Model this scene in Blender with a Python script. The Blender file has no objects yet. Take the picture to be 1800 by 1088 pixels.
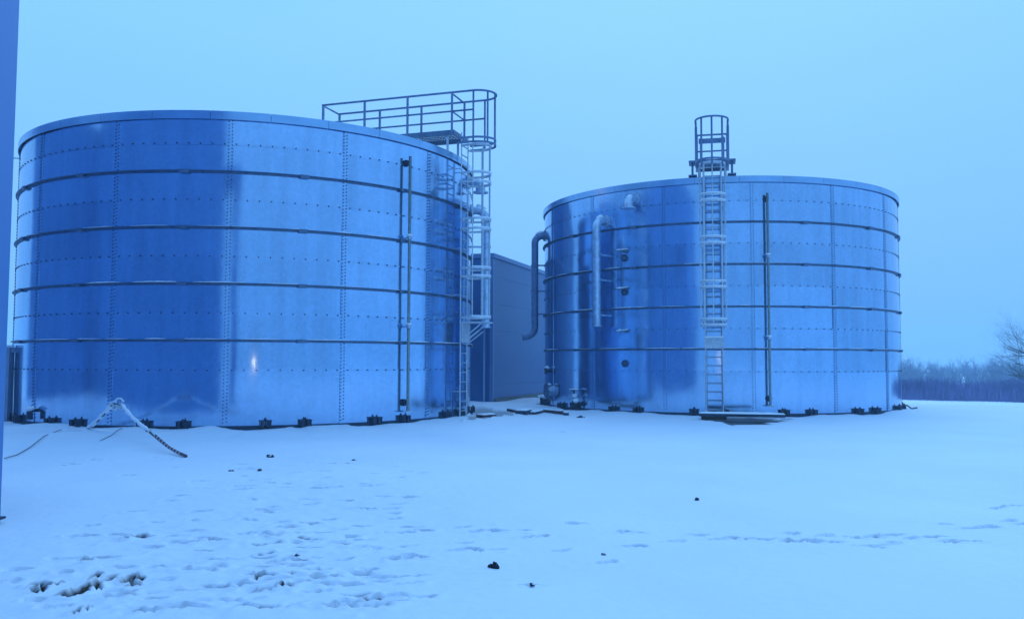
import bpy, math, random
import numpy as np
from mathutils import Vector, Matrix
random.seed(7); rng = np.random.default_rng(7)
C = bpy.context.scene.collection
PI = math.pi
def R(d): return math.radians(d)

# ------------------------------------------------------------------ camera
F, PIT, ROLL, H = 1520.0, .0589, .0027, 1.5       # focal length in px of an 1800 px wide picture
def ray(x, y):
    u = (x-900)/F; v = -(y-544)/F
    c, s = math.cos(ROLL), math.sin(ROLL); u, v = c*u-s*v, s*u+c*v
    return Vector((u, math.cos(PIT)-v*math.sin(PIT), math.sin(PIT)+v*math.cos(PIT)))
def gnd(x, y, z=0.0):
    d = ray(x, y); return d*((z-H)/d.z)+Vector((0, 0, H))
def dep(x, y, Y):
    d = ray(x, y); return d*(Y/d.y)+Vector((0, 0, H))

# ------------------------------------------------------------------ mesh builder
class MB:
    def __init__(s): s.v = []; s.f = []
    def add(s, vs, fs):
        o = len(s.v); s.v += [tuple(p) for p in vs]; s.f += [tuple(i+o for i in f) for f in fs]
    def box(s, c, size, rz=0.0, m=None):
        hx, hy, hz = size[0]/2, size[1]/2, size[2]/2
        M = m if m is not None else Matrix.Rotation(rz, 3, 'Z')
        c = Vector(c)
        vs = [c+M@Vector((a*hx, b*hy, d*hz)) for a in (-1, 1) for b in (-1, 1) for d in (-1, 1)]
        s.add(vs, [(0, 1, 3, 2), (4, 6, 7, 5), (0, 4, 5, 1), (2, 3, 7, 6), (0, 2, 6, 4), (1, 5, 7, 3)])
    def bar(s, a, b, w, t):                       # rectangular bar from a to b
        a, b = Vector(a), Vector(b); d = b-a; L = d.length
        q = d.to_track_quat('Z', 'Y').to_matrix()
        s.box((a+b)/2, (w, t, L), m=q)
    def tube(s, pts, r, n=8, closed=False, caps=True):
        pts = [Vector(p) for p in pts]; N = len(pts)
        rs = r if isinstance(r, (list, tuple)) else [r]*N
        vs = []; up = None
        for i, p in enumerate(pts):
            if closed: t = pts[(i+1) % N]-pts[i-1]
            else: t = pts[min(i+1, N-1)]-pts[max(i-1, 0)]
            t.normalize()
            if up is None:
                up = Vector((0, 0, 1)) if abs(t.z) < .9 else Vector((1, 0, 0))
            a = t.cross(up)
            if a.length < 1e-6: a = t.orthogonal()
            a.normalize(); b = t.cross(a); b.normalize(); up = a.cross(t)
            for k in range(n):
                q = 2*PI*k/n; vs.append(p+(a*math.cos(q)+b*math.sin(q))*rs[i])
        fs = []
        for i in range(N if closed else N-1):
            j = (i+1) % N
            for k in range(n):
                l = (k+1) % n; fs.append((i*n+k, i*n+l, j*n+l, j*n+k))
        if caps and not closed:
            fs.append(tuple(range(n))); fs.append(tuple(range((N-1)*n, N*n))[::-1])
        s.add(vs, fs)
    def disc(s, c, axis, r, t, n=20):             # thick disc about an axis
        c = Vector(c); a = Vector(axis).normalized()
        s.tube([c-a*t/2, c+a*t/2], r, n)
    def blob(s, c, size, seed=0, rough=.25, n=10, m=8):
        rg = random.Random(seed); ph = [rg.uniform(0, 6.28) for _ in range(8)]
        vs = []; c = Vector(c)
        for i in range(m+1):
            th = PI*i/m
            for k in range(n):
                q = 2*PI*k/n
                w = 1+rough*(math.sin(2*q+ph[0]+th*2)*.5+math.sin(3*q+ph[1]-th)*.35+math.sin(5*th+q*4+ph[2])*.3)
                vs.append(c+Vector((size[0]*w*math.sin(th)*math.cos(q), size[1]*w*math.sin(th)*math.sin(q), size[2]*w*math.cos(th))))
        fs = [(i*n+k, i*n+(k+1) % n, (i+1)*n+(k+1) % n, (i+1)*n+k) for i in range(m) for k in range(n)]
        s.add(vs, fs)
    def build(s, name, mat, parent=None, smooth=False, mat2=None, cut=0):
        me = bpy.data.meshes.new(name); me.from_pydata(s.v, [], s.f); me.validate()
        if smooth: me.polygons.foreach_set('use_smooth', [True]*len(me.polygons))
        me.materials.append(mat)
        if mat2:
            me.materials.append(mat2)
            for p in me.polygons: p.material_index = 1 if p.index >= cut else 0
        me.update()
        o = bpy.data.objects.new(name, me); C.objects.link(o)
        if parent: o.parent = parent
        if name in ('snow_cap', 'frost_sleeve'): o['kind'] = 'stuff'
        return o
def auto(o, ang=40):                               # sharp edges above the angle, smooth elsewhere
    me = o.data; me.polygons.foreach_set('use_smooth', [True]*len(me.polygons))
    me.set_sharp_from_angle(angle=R(ang)); return o
def tag(o, label, cat, group=None):
    o['label'] = label; o['category'] = cat
    if group: o['group'] = group
    return o
def empty(name, loc, label, cat, group=None, rz=0):
    o = bpy.data.objects.new(name, None); C.objects.link(o); o.location = loc; o.rotation_euler.z = rz
    o.empty_display_size = .3
    return tag(o, label, cat, group)

# ------------------------------------------------------------------ materials
def mat(name, base, rough=.5, metal=0.0, var=.12, scale=6.0, bump=.1, bscale=40.0, spec=.5, stretch=(1, 1, 1), rvar=.1):
    m = bpy.data.materials.new(name); m.use_nodes = True; nt = m.node_tree; N = nt.nodes; L = nt.links
    b = N['Principled BSDF']; tc = N.new('ShaderNodeTexCoord')
    mp = N.new('ShaderNodeMapping'); mp.inputs['Scale'].default_value = stretch
    L.new(tc.outputs['Object'], mp.inputs['Vector'])
    n1 = N.new('ShaderNodeTexNoise'); n1.inputs['Scale'].default_value = scale; n1.inputs['Detail'].default_value = 6
    L.new(mp.outputs[0], n1.inputs['Vector'])
    r = N.new('ShaderNodeValToRGB'); r.color_ramp.elements[0].position = .3; r.color_ramp.elements[1].position = .7
    lo = [c*(1-var) for c in base]; hi = [min(1, c*(1+var)) for c in base]
    r.color_ramp.elements[0].color = (*lo, 1); r.color_ramp.elements[1].color = (*hi, 1)
    L.new(n1.outputs['Fac'], r.inputs['Fac']); L.new(r.outputs['Color'], b.inputs['Base Color'])
    mr = N.new('ShaderNodeMapRange'); mr.inputs['To Min'].default_value = max(.02, rough-rvar); mr.inputs['To Max'].default_value = min(1, rough+rvar)
    L.new(n1.outputs['Fac'], mr.inputs['Value']); L.new(mr.outputs[0], b.inputs['Roughness'])
    b.inputs['Metallic'].default_value = metal; b.inputs['Specular IOR Level'].default_value = spec
    if bump:
        n2 = N.new('ShaderNodeTexNoise'); n2.inputs['Scale'].default_value = bscale; n2.inputs['Detail'].default_value = 5
        L.new(mp.outputs[0], n2.inputs['Vector'])
        bp = N.new('ShaderNodeBump'); bp.inputs['Strength'].default_value = bump; bp.inputs['Distance'].default_value = .02
        L.new(n2.outputs['Fac'], bp.inputs['Height']); L.new(bp.outputs[0], b.inputs['Normal'])
    return m

def sheet_material(name, base, aniso=.6):
    m = bpy.data.materials.new(name); m.use_nodes = True; nt = m.node_tree; N = nt.nodes; L = nt.links
    b = N['Principled BSDF']; b.inputs['Metallic'].default_value = .93
    tc = N.new('ShaderNodeTexCoord')
    at = N.new('ShaderNodeAttribute'); at.attribute_name = 'panel'          # one value per bolted sheet
    sp = N.new('ShaderNodeTexVoronoi'); sp.inputs['Scale'].default_value = 15   # zinc spangle
    L.new(tc.outputs['Object'], sp.inputs['Vector'])
    mp = N.new('ShaderNodeMapping'); mp.inputs['Scale'].default_value = (2.2, 2.2, .22)
    L.new(tc.outputs['Object'], mp.inputs['Vector'])
    st = N.new('ShaderNodeTexNoise'); st.inputs['Scale'].default_value = 1.6; st.inputs['Detail'].default_value = 7; st.inputs['Roughness'].default_value = .6
    L.new(mp.outputs[0], st.inputs['Vector'])
    bl = N.new('ShaderNodeTexNoise'); bl.inputs['Scale'].default_value = .8; bl.inputs['Detail'].default_value = 5
    L.new(tc.outputs['Object'], bl.inputs['Vector'])
    def M(op, a, c):
        n = N.new('ShaderNodeMath'); n.operation = op
        for i, q in enumerate((a, c)):
            if isinstance(q, (int, float)): n.inputs[i].default_value = q
            else: L.new(q, n.inputs[i])
        return n.outputs[0]
    v = M('ADD', M('MULTIPLY', at.outputs['Fac'], .16), M('MULTIPLY', st.outputs['Fac'], .44))
    v = M('ADD', v, M('MULTIPLY', bl.outputs['Fac'], .22))
    v = M('ADD', v, M('MULTIPLY', sp.outputs['Color'], .12))
    v = M('ADD', v, .51)                                                    # about 0.85 .. 1.15
    mx = N.new('ShaderNodeMix'); mx.data_type = 'RGBA'; mx.blend_type = 'MULTIPLY'; mx.inputs['Factor'].default_value = 1
    mx.inputs['A'].default_value = (*base, 1); cb = N.new('ShaderNodeCombineColor')
    for i in range(3): L.new(v, cb.inputs[i])
    L.new(cb.outputs[0], mx.inputs['B']); L.new(mx.outputs['Result'], b.inputs['Base Color'])
    rg = M('ADD', M('MULTIPLY', bl.outputs['Fac'], .10), M('ADD', M('MULTIPLY', at.outputs['Fac'], .03), .055))
    L.new(rg, b.inputs['Roughness'])
    b.inputs['Anisotropic'].default_value = aniso
    tg = N.new('ShaderNodeTangent'); tg.direction_type = 'RADIAL'; tg.axis = 'Z'
    L.new(tg.outputs[0], b.inputs['Tangent'])
    w = N.new('ShaderNodeTexNoise'); w.inputs['Scale'].default_value = 1.1; w.inputs['Detail'].default_value = 2
    L.new(tc.outputs['Object'], w.inputs['Vector'])
    bp = N.new('ShaderNodeBump'); bp.inputs['Strength'].default_value = .10; bp.inputs['Distance'].default_value = .03
    L.new(w.outputs['Fac'], bp.inputs['Height']); L.new(bp.outputs[0], b.inputs['Normal'])
    return m

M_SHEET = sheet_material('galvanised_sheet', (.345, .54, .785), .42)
M_RIM = mat('rim_flashing', (.30, .49, .72), .24, .85, .1, 2, .05, 12, rvar=.08)
M_GALV = mat('galvanised_steel', (.40, .47, .56), .42, .8, .15, 14, .05)
M_RING = mat('ring_steel', (.11, .17, .27), .5, .7, .25, 7, .08)
M_BOLT = mat('bolt_steel', (.05, .085, .15), .6, .2, .2, 30, 0)
M_PIPE = mat('pipe_steel', (.44, .55, .69), .38, .75, .22, 9, .06)
M_RAIL = mat('rail_steel', (.13, .20, .34), .5, .5, .2, 9, .05)
M_FROST = mat('frosted_steel', (.52, .57, .63), .6, .2, .2, 20, .1)
M_DARK = mat('dark_steel', (.026, .046, .088), .6, .4, .35, 18, .1)
M_BRASS = mat('gauge_pipe', (.20, .24, .24), .4, .5, .2, 15, 0)
M_CONC = mat('concrete', (.17, .16, .15), .85, 0, .25, 5, .3, 30)
M_SNOWCAP = mat('snow_cap', (.80, .83, .88), .7, 0, .04, 9, .3, 30, spec=.2)
M_HALL = mat('hall_cladding', (.12, .265, .49), .5, .1, .07, 1.2, .03, 20, stretch=(1, 1, .3))
M_TRIM = mat('cladding_trim', (.14, .28, .50), .45, .2, .06, 3, .02)
M_COLUMN = mat('column_paint', (.085, .205, .45), .5, .05, .05, 1.0, .03, 20)
M_PANEL = mat('grey_panel', (.052, .14, .33), .36, .3, .08, 1.0, .03, 20, stretch=(1, 1, .4))
M_PTRIM = mat('grey_trim', (.15, .25, .45), .4, .4, .08, 3, .02)
M_SOIL = mat('soil_shade', (.045, .032, .026), .9, 0, .4, 20, .6, 40, spec=.2)
M_CLOD = mat('frozen_clod', (.030, .032, .045), .9, 0, .5, 30, .6, 60, spec=.2)
M_WOOD = mat('old_wood', (.10, .065, .05), .8, 0, .35, 6, .3, 30, stretch=(6, 6, 1))
M_RUST = mat('rusty_board', (.085, .035, .04), .7, .1, .3, 9, .2)
M_BARK = mat('bark', (.05, .042, .045), .9, 0, .3, 8, .4, 20, spec=.1)
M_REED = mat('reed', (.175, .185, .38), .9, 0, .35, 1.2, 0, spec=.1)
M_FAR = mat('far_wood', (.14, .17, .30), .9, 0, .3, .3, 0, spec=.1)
M_CABLE = mat('cable', (.05, .05, .06), .6, 0, .3, 20, .1)
M_TAPE = mat('tape', (.12, .03, .05), .6, 0, .3, 30, 0)
M_TANKBOX = mat('cabinet_paint', (.24, .30, .40), .5, .1, .1, 4, .05)

def lamp_material():
    m = bpy.data.materials.new('lamp_glass'); m.use_nodes = True; b = m.node_tree.nodes['Principled BSDF']
    b.inputs['Base Color'].default_value = (.9, .8, .6, 1); b.inputs['Emission Color'].default_value = (1, .62, .36, 1)
    b.inputs['Emission Strength'].default_value = 75; return m

LAMP = lamp_material()
# ------------------------------------------------------------------ ground
def lattice(seed): return np.random.default_rng(seed).random((256, 256))
def vnoise(X, Y, sc, seed):
    g = lattice(seed); x = X/sc; y = Y/sc
    i = np.floor(x).astype(int); j = np.floor(y).astype(int); fx = x-i; fy = y-j
    fx = fx*fx*(3-2*fx); fy = fy*fy*(3-2*fy)
    a = g[i % 256, j % 256]; b = g[(i+1) % 256, j % 256]; c = g[i % 256, (j+1) % 256]; d = g[(i+1) % 256, (j+1) % 256]
    return (a*(1-fx)+b*fx)*(1-fy)+(c*(1-fx)+d*fx)*fy
def spaced(lo, hi, step, far_lo, far_hi, grow=1.12):
    a = list(np.arange(lo, hi, step)); s = step; x = a[-1]
    while x < far_hi: s = min(s*grow, 60); x += s; a.append(x)
    s = step; x = a[0]
    while x > far_lo: s = min(s*grow, 60); x -= s; a.insert(0, x)
    return np.array(a)
TL = Vector((-7.173, 24.477, 0.0)); TR = Vector((7.167, 30.604, -.07))

MUD = [(71.7, 1021, 11, 5), (68, 1030, 5, 3), (58, 1028, 4, 2), (166.7, 1007, 6, 4), (180, 1017, 11, 6), (150, 1028, 13, 7), (131.7, 1037, 11, 7),
       (166.7, 1028, 6, 3), (227, 1011, 9, 5), (230, 1018, 8, 4), (242, 1015, 6, 3), (238, 1023, 6, 2.5), (220, 943, 6, 3), (242, 940, 8, 4), (137, 1072, 9, 3), (146, 1070, 5, 3),
       (150, 978, 5, 2.5), (100, 1017, 4, 2), (486, 1034, 7, 3.5), (501, 1031, 6, 4), (456, 1010, 6, 3)]
PRINTS = [(108, 817), (128, 815), (164, 807), (193, 809), (271, 803), (298, 809), (225, 836), (306, 824), (350, 850), (421, 859), (432, 859), (316, 874), (298, 882),
          (235, 898), (353, 899), (343, 912), (157, 920), (142, 936), (203, 935), (220, 943), (242, 941), (310, 949), (335, 950), (364, 947), (440, 938), (264, 958), (355, 964),
          (181, 973), (150, 978), (108, 975), (195, 990), (220, 989), (270, 990), (340, 1000), (365, 997), (382, 981), (25, 995), (20, 1013),
          (542, 921), (576, 913), (439, 938), (505, 981), (525, 981), (456, 1010), (486, 1034), (501, 1030), (559, 1043), (442, 1041), (694, 1061), (679, 1055),
          (657, 1018), (603, 982), (647, 999), (583, 1068), (599, 1075), (647, 1077), (735, 1063), (936, 1044), (684, 982), (725, 978), (814, 951), (802, 966), (833, 966), (873, 964), (814, 925),
          (584, 862), (556, 859), (562, 865), (650, 861), (610, 884), (647, 897), (545, 889), (586, 820), (637, 789), (520, 1010), (480, 985), (610, 1030), (560, 1000), (530, 1065), (620, 940), (590, 950), (630, 925),
          (690, 1020), (545, 1020), (640, 960), (500, 925), (470, 900), (440, 880), (690, 905), (720, 880), (60, 1045), (110, 1000), (95, 1060), (270, 1050), (300, 1030), (200, 1045), (330, 1070), (250, 1075),
          (1111, 936), (1095, 936), (1118, 962), (1189, 950), (1231, 939), (1298, 945), (1333, 947), (1355, 947), (1391, 950), (1433, 950), (1464, 950), (1391, 936), (1502, 942), (1533, 940), (1567, 939),
          (1524, 960), (1573, 953), (1667, 951), (1693, 950), (1662, 920), (1707, 927), (1740, 924), (1776, 916), (1787, 892), (1751, 895), (1796, 921), (704, 933), (745, 930), (843, 932), (873, 932), (917, 931), (936, 941),
          (1066, 993), (1010, 920), (985, 968), (1450, 940), (1600, 945), (1640, 942), (1260, 946)]
LONG = [(515, 981, 52, 3), (704, 933, 40, 2.5), (745, 930, 36, 2.5), (858, 932, 60, 2.5), (1105, 936, 60, 2.5), (1118, 962, 38, 3), (1345, 947, 80, 3), (1395, 950, 40, 3), (1448, 950, 60, 3), (1520, 942, 60, 3), (1548, 957, 70, 3),
        (1680, 950, 60, 3), (1710, 926, 60, 3), (340, 999, 46, 3), (206, 990, 48, 3), (280, 990, 50, 2.5), (836, 966, 50, 2), (695, 982, 50, 2.5), (1000, 755, 40, 1.4), (118, 812, 30, 2)]

def make_ground():
    xs = spaced(-7.0, 7.5, .022, -420, 420, 1.09); ys = spaced(4.6, 14.5, .024, -160, 560, 1.06)
    X, Y = np.meshgrid(xs, ys)
    Z = (vnoise(X, Y, 9.7, 41)-.5)*.14+(vnoise(X, Y, 3.6, 1)-.5)*.10+(vnoise(X, Y, 1.1, 2)-.5)*.035+(vnoise(X, Y, .37, 3)-.5)*.014
    near = np.clip((16-Y)/8, 0, 1)
    churn = np.clip(1-np.abs(X+2.2+.02*(Y-6)**2)/2.6, 0, 1)*near            # trodden belt left of centre
    Z += churn*((vnoise(X, Y, .21, 4)-.5)*.020+(vnoise(X, Y, .10, 5)-.5)*.016)
    Z += near*(vnoise(X, Y, .055, 6)-.5)*.004
    soil_shade = np.zeros_like(Z)  # bare soil, plus shade painted into the footprints and creases
    for T in (TL, TR):                                                      # level pads round the tanks
        r = np.hypot(X-T.x, Y-T.y); k = np.clip((r-6.2)/2.5, 0, 1); k = k*k*(3-2*k); Z = Z*(.25+.75*k)+(T.z+.022+.12*(vnoise(X, Y, .8, 31)-.42)+.05*(vnoise(X, Y, .22, 32)-.5))*(1-k)
    d = np.hypot(X, Y); Z -= np.clip(d-31, 0, None)*.034*np.clip((d-31)/10, 0, 1)
    Z += np.clip((d-60)/200, 0, 1)*(vnoise(X, Y, 40, 8)-.5)*1.5
    Z = np.maximum(Z, -8.0)
    def pit(p, a, b, ang, D, rim=.3, mud_shade=0.0, seed=0, sq=4):
        rr = max(a, b)*2.2
        i0, i1 = np.searchsorted(xs, [p.x-rr, p.x+rr]); j0, j1 = np.searchsorted(ys, [p.y-rr, p.y+rr])
        if i1-i0 < 2 or j1-j0 < 2: return
        x = X[j0:j1, i0:i1]-p.x; y = Y[j0:j1, i0:i1]-p.y
        u = (x*math.cos(ang)+y*math.sin(ang))/a; v = (-x*math.sin(ang)+y*math.cos(ang))/b
        q = np.arctan2(v, u); g = random.Random(seed)
        dd = np.hypot(u, v)*(1+.16*np.sin(2*q+g.uniform(0, 6))+.13*np.sin(3*q+g.uniform(0, 6))+.07*np.sin(7*q+g.uniform(0, 6)))
        dd = dd+(vnoise(X[j0:j1, i0:i1], Y[j0:j1, i0:i1], .06, 11)-.5)*.5
        Z[j0:j1, i0:i1] += -D*np.exp(-np.abs(dd)**sq)+D*rim*np.exp(-((dd-1.35)/.3)**2)
        if mud_shade: soil_shade[j0:j1, i0:i1] = np.maximum(soil_shade[j0:j1, i0:i1], mud_shade*np.clip(((1.25 if mud_shade > .9 else .85)-dd)/.2, 0, 1))
    g0 = random.Random(77)
    extra = []
    for _ in range(115):                                                    # more footprints in the trodden belt
        t = g0.random(); y = 812+262*t; c = 560-120*t+g0.gauss(0, 1)*(80+90*t)
        extra.append((c, y))
    for k, (x, y) in enumerate(PRINTS+extra):
        p = gnd(x, y); g = random.Random(k); big = g.random()
        pit(p, g.uniform(.06, .13), g.uniform(.022, .042), g.uniform(-.25, .35), g.uniform(.028, .06)*(1.0 if p.y < 14 else .8)*(.62 if k >= len(PRINTS) else 1), .22, (.75 if big > .6 else .35), k, 8)  # trodden-in dirt plus painted pit shade, real shading being faint
        for _ in range(2):                                                  # kicked-up crumbs
            pit(p+Vector((g.uniform(-.3, .3), g.uniform(-.25, .25), 0)), g.uniform(.02, .05), g.uniform(.015, .035), g.uniform(0, 3), -g.uniform(.004, .012), 0, 0, k+50, 2)
    for k, (x, y, wpx, hpx) in enumerate(LONG):
        p = gnd(x, y); a = wpx/2*p.y/F
        pit(p, a, .024, R(random.uniform(-4, 6)), .035, .15, .3, 300+k, 5)  # soil tone here also paints the shade inside the long creases
    for k, (x, y, wpx, hpx) in enumerate(MUD):
        p = gnd(x, y); a = wpx*1.25*p.y/F; b = hpx*p.y/F/.26*1.1
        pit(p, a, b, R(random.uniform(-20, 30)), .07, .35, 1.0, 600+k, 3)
    # bare wet patch between the tanks
    def patch(poly, amt, w):
        i0, i1 = np.searchsorted(xs, [min(p.x for p in poly)-1, max(p.x for p in poly)+1]); j0, j1 = np.searchsorted(ys, [min(p.y for p in poly)-1, max(p.y for p in poly)+1])
        x = X[j0:j1, i0:i1]; y = Y[j0:j1, i0:i1]; dist = np.full_like(x, 9.0); sgn = np.full_like(x, 9.0)
        for a, b in zip(poly, poly[1:]+poly[:1]):
            nx, ny = -(b.y-a.y), (b.x-a.x); l = math.hypot(nx, ny); sgn = np.minimum(sgn, ((x-a.x)*nx+(y-a.y)*ny)/l)
        sgn = sgn+(vnoise(x, y, .5, 21)-.5)*.5+(vnoise(x, y, .13, 22)-.5)*.2
        mk = np.clip(sgn/w, 0, 1); Z[j0:j1, i0:i1] -= .05*mk; soil_shade[j0:j1, i0:i1] = np.maximum(soil_shade[j0:j1, i0:i1], amt*mk)
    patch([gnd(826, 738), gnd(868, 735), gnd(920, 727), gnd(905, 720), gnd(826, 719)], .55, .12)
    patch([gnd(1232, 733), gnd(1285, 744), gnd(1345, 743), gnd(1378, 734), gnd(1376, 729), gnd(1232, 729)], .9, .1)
    ny, nx = X.shape
    me = bpy.data.meshes.new('snow_ground')
    me.vertices.add(nx*ny); me.vertices.foreach_set('co', np.stack([X, Y, Z], -1).astype(np.float32).ravel())
    idx = np.arange(nx*ny).reshape(ny, nx)
    q = np.stack([idx[:-1, :-1], idx[:-1, 1:], idx[1:, 1:], idx[1:, :-1]], -1).reshape(-1, 4)
    me.loops.add(q.size); me.loops.foreach_set('vertex_index', q.ravel().astype(np.int32))
    me.polygons.add(len(q)); me.polygons.foreach_set('loop_start', np.arange(0, q.size, 4, dtype=np.int32))
    me.update(calc_edges=True); me.polygons.foreach_set('use_smooth', np.ones(len(q), bool))
    at = me.attributes.new('soil_shade', 'FLOAT', 'POINT'); at.data.foreach_set('value', soil_shade.astype(np.float32).ravel())
    m = bpy.data.materials.new('snow'); m.use_nodes = True; nt = m.node_tree; N = nt.nodes; L = nt.links; b = N['Principled BSDF']
    tc = N.new('ShaderNodeTexCoord'); a = N.new('ShaderNodeAttribute'); a.attribute_name = 'soil_shade'
    n1 = N.new('ShaderNodeTexNoise'); n1.inputs['Scale'].default_value = .35; n1.inputs['Detail'].default_value = 8
    n2 = N.new('ShaderNodeTexNoise'); n2.inputs['Scale'].default_value = 9; n2.inputs['Detail'].default_value = 9; n2.inputs['Roughness'].default_value = .65
    n3 = N.new('ShaderNodeTexNoise'); n3.inputs['Scale'].default_value = 30; n3.inputs['Detail'].default_value = 4
    for n in (n1, n2, n3): L.new(tc.outputs['Object'], n.inputs['Vector'])
    r1 = N.new('ShaderNodeValToRGB'); r1.color_ramp.elements[0].position = .3; r1.color_ramp.elements[0].color = (.76, .80, .87, 1)
    r1.color_ramp.elements[1].position = .7; r1.color_ramp.elements[1].color = (.84, .87, .92, 1); L.new(n1.outputs['Fac'], r1.inputs['Fac'])
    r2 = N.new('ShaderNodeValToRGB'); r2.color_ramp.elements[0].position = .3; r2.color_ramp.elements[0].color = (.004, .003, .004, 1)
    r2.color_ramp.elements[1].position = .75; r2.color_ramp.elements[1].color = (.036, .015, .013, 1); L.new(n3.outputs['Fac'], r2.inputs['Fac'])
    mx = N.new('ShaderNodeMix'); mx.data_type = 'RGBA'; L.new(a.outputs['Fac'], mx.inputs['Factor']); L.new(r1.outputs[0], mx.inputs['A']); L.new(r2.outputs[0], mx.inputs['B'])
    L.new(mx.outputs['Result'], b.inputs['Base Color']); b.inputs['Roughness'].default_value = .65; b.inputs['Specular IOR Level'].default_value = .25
    bp = N.new('ShaderNodeBump'); bp.inputs['Strength'].default_value = .35; bp.inputs['Distance'].default_value = .03
    L.new(n2.outputs['Fac'], bp.inputs['Height']); L.new(bp.outputs[0], b.inputs['Normal'])
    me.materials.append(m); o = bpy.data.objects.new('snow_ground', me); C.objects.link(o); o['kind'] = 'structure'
    return xs, ys, Z
GX, GY, GZ = make_ground()
def gh(x, y):
    i = min(len(GX)-1, max(0, int(np.searchsorted(GX, x)))); j = min(len(GY)-1, max(0, int(np.searchsorted(GY, y)))); return float(GZ[j, i])
def on(x, y, up=0.0):
    p = gnd(x, y); return Vector((p.x, p.y, gh(p.x, p.y)+up))

# ------------------------------------------------------------------ tanks
RT = 6.0; ROW = 1.225; Z0 = .056; TOP = 6.74
def P(r, deg, z): return Vector((r*math.cos(R(deg)), r*math.sin(R(deg)), z))
def er(deg): return Vector((math.cos(R(deg)), math.sin(R(deg)), 0))
def et(deg): return Vector((-math.sin(R(deg)), math.cos(R(deg)), 0))
def band(mb, prof, a0, a1, n):                    # sweep a closed (r, z) profile round the tank axis
    k = len(prof); vs = []; fs = []
    for i in range(n+1):
        a = a0+(a1-a0)*i/n
        vs += [P(r, a, z) for r, z in prof]
    for i in range(n):
        for j in range(k):
            l = (j+1) % k; fs.append((i*k+j, (i+1)*k+j, (i+1)*k+l, i*k+l))
    if abs(a1-a0) < 359.9: fs += [tuple(range(k))[::-1], tuple(range(n*k, n*k+k))]
    mb.add(vs, fs)
def bolt(mb, p, n, r=.013, h=.014):
    n = n.normalized(); t = Vector((0, 0, 1)).cross(n); t.normalize(); u = n.cross(t)
    vs = [p+(t*math.cos(PI/3*i)+u*math.sin(PI/3*i))*r for i in range(6)]; vs += [v+n*h for v in vs]
    mb.add(vs, [(6, 7, 8, 9, 10, 11)]+[(i, (i+1) % 6, 6+(i+1) % 6, 6+i) for i in range(6)])
def shell(root, seam, seed):
    g = random.Random(seed); vs = []; fs = []; pv = []
    NA, NZ = 40, 3
    for col in range(15):
        for row in range(6):
            z0 = Z0+ROW*row; z1 = min(z0+ROW, TOP); a = g.uniform(-.007, .007); b = g.uniform(-.004, .004); val = g.random()
            o = len(vs)
            for j in range(NZ+1):
                for i in range(NA+1):
                    u = i/NA; v = j/NZ
                    vs.append(P(RT+a*(2*u-1)+b*(2*v-1), seam+24*col+24*u, z0+(z1-z0)*v)); pv.append(val)
            fs += [(o+j*(NA+1)+i, o+j*(NA+1)+i+1, o+(j+1)*(NA+1)+i+1, o+(j+1)*(NA+1)+i) for j in range(NZ) for i in range(NA)]
    mb = MB(); mb.add(vs, fs); o = mb.build('shell', M_SHEET, root, True)
    at = o.data.attributes.new('panel', 'FLOAT', 'POINT'); at.data.foreach_set('value', pv)
def vertical_seam(root, a):
    mb = MB(); w = .055/RT/PI*180
    band(mb, [(RT+.001, .09), (RT+.013, .09), (RT+.013, TOP-.05), (RT+.001, TOP-.05)], a-w, a+w*.9, 2)
    z = .16; cut = len(mb.f)
    while z < TOP-.06:
        for k, da in enumerate((-.036, .036)):
            q = a+da/RT*180/PI; bolt(mb, P(RT+.013, q, z+(.02 if k else 0)), er(q), .0138, .016)
        z += .0766
    o = mb.build('vertical_seam', M_SHEET, root, False, M_BOLT, cut)
    at = o.data.attributes.new('panel', 'FLOAT', 'POINT'); at.data.foreach_set('value', [.35]*len(o.data.vertices))
def horizontal_seam(root, z, seam):
    mb = MB(); band(mb, [(RT+.001, z-.035), (RT+.009, z-.035), (RT+.009, z+.012), (RT+.001, z+.012)], 0, 360, 240)
    n = 15*10; cut = len(mb.f)
    for i in range(n):
        q = seam+1.2+i*360/n; bolt(mb, P(RT+.009, q, z-.006), er(q), .0172, .018)
    o = mb.build('horizontal_seam', M_SHEET, root, False, M_BOLT, cut); auto(o, 30)
    at = o.data.attributes.new('panel', 'FLOAT', 'POINT'); at.data.foreach_set('value', [.4]*len(o.data.vertices))
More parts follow.
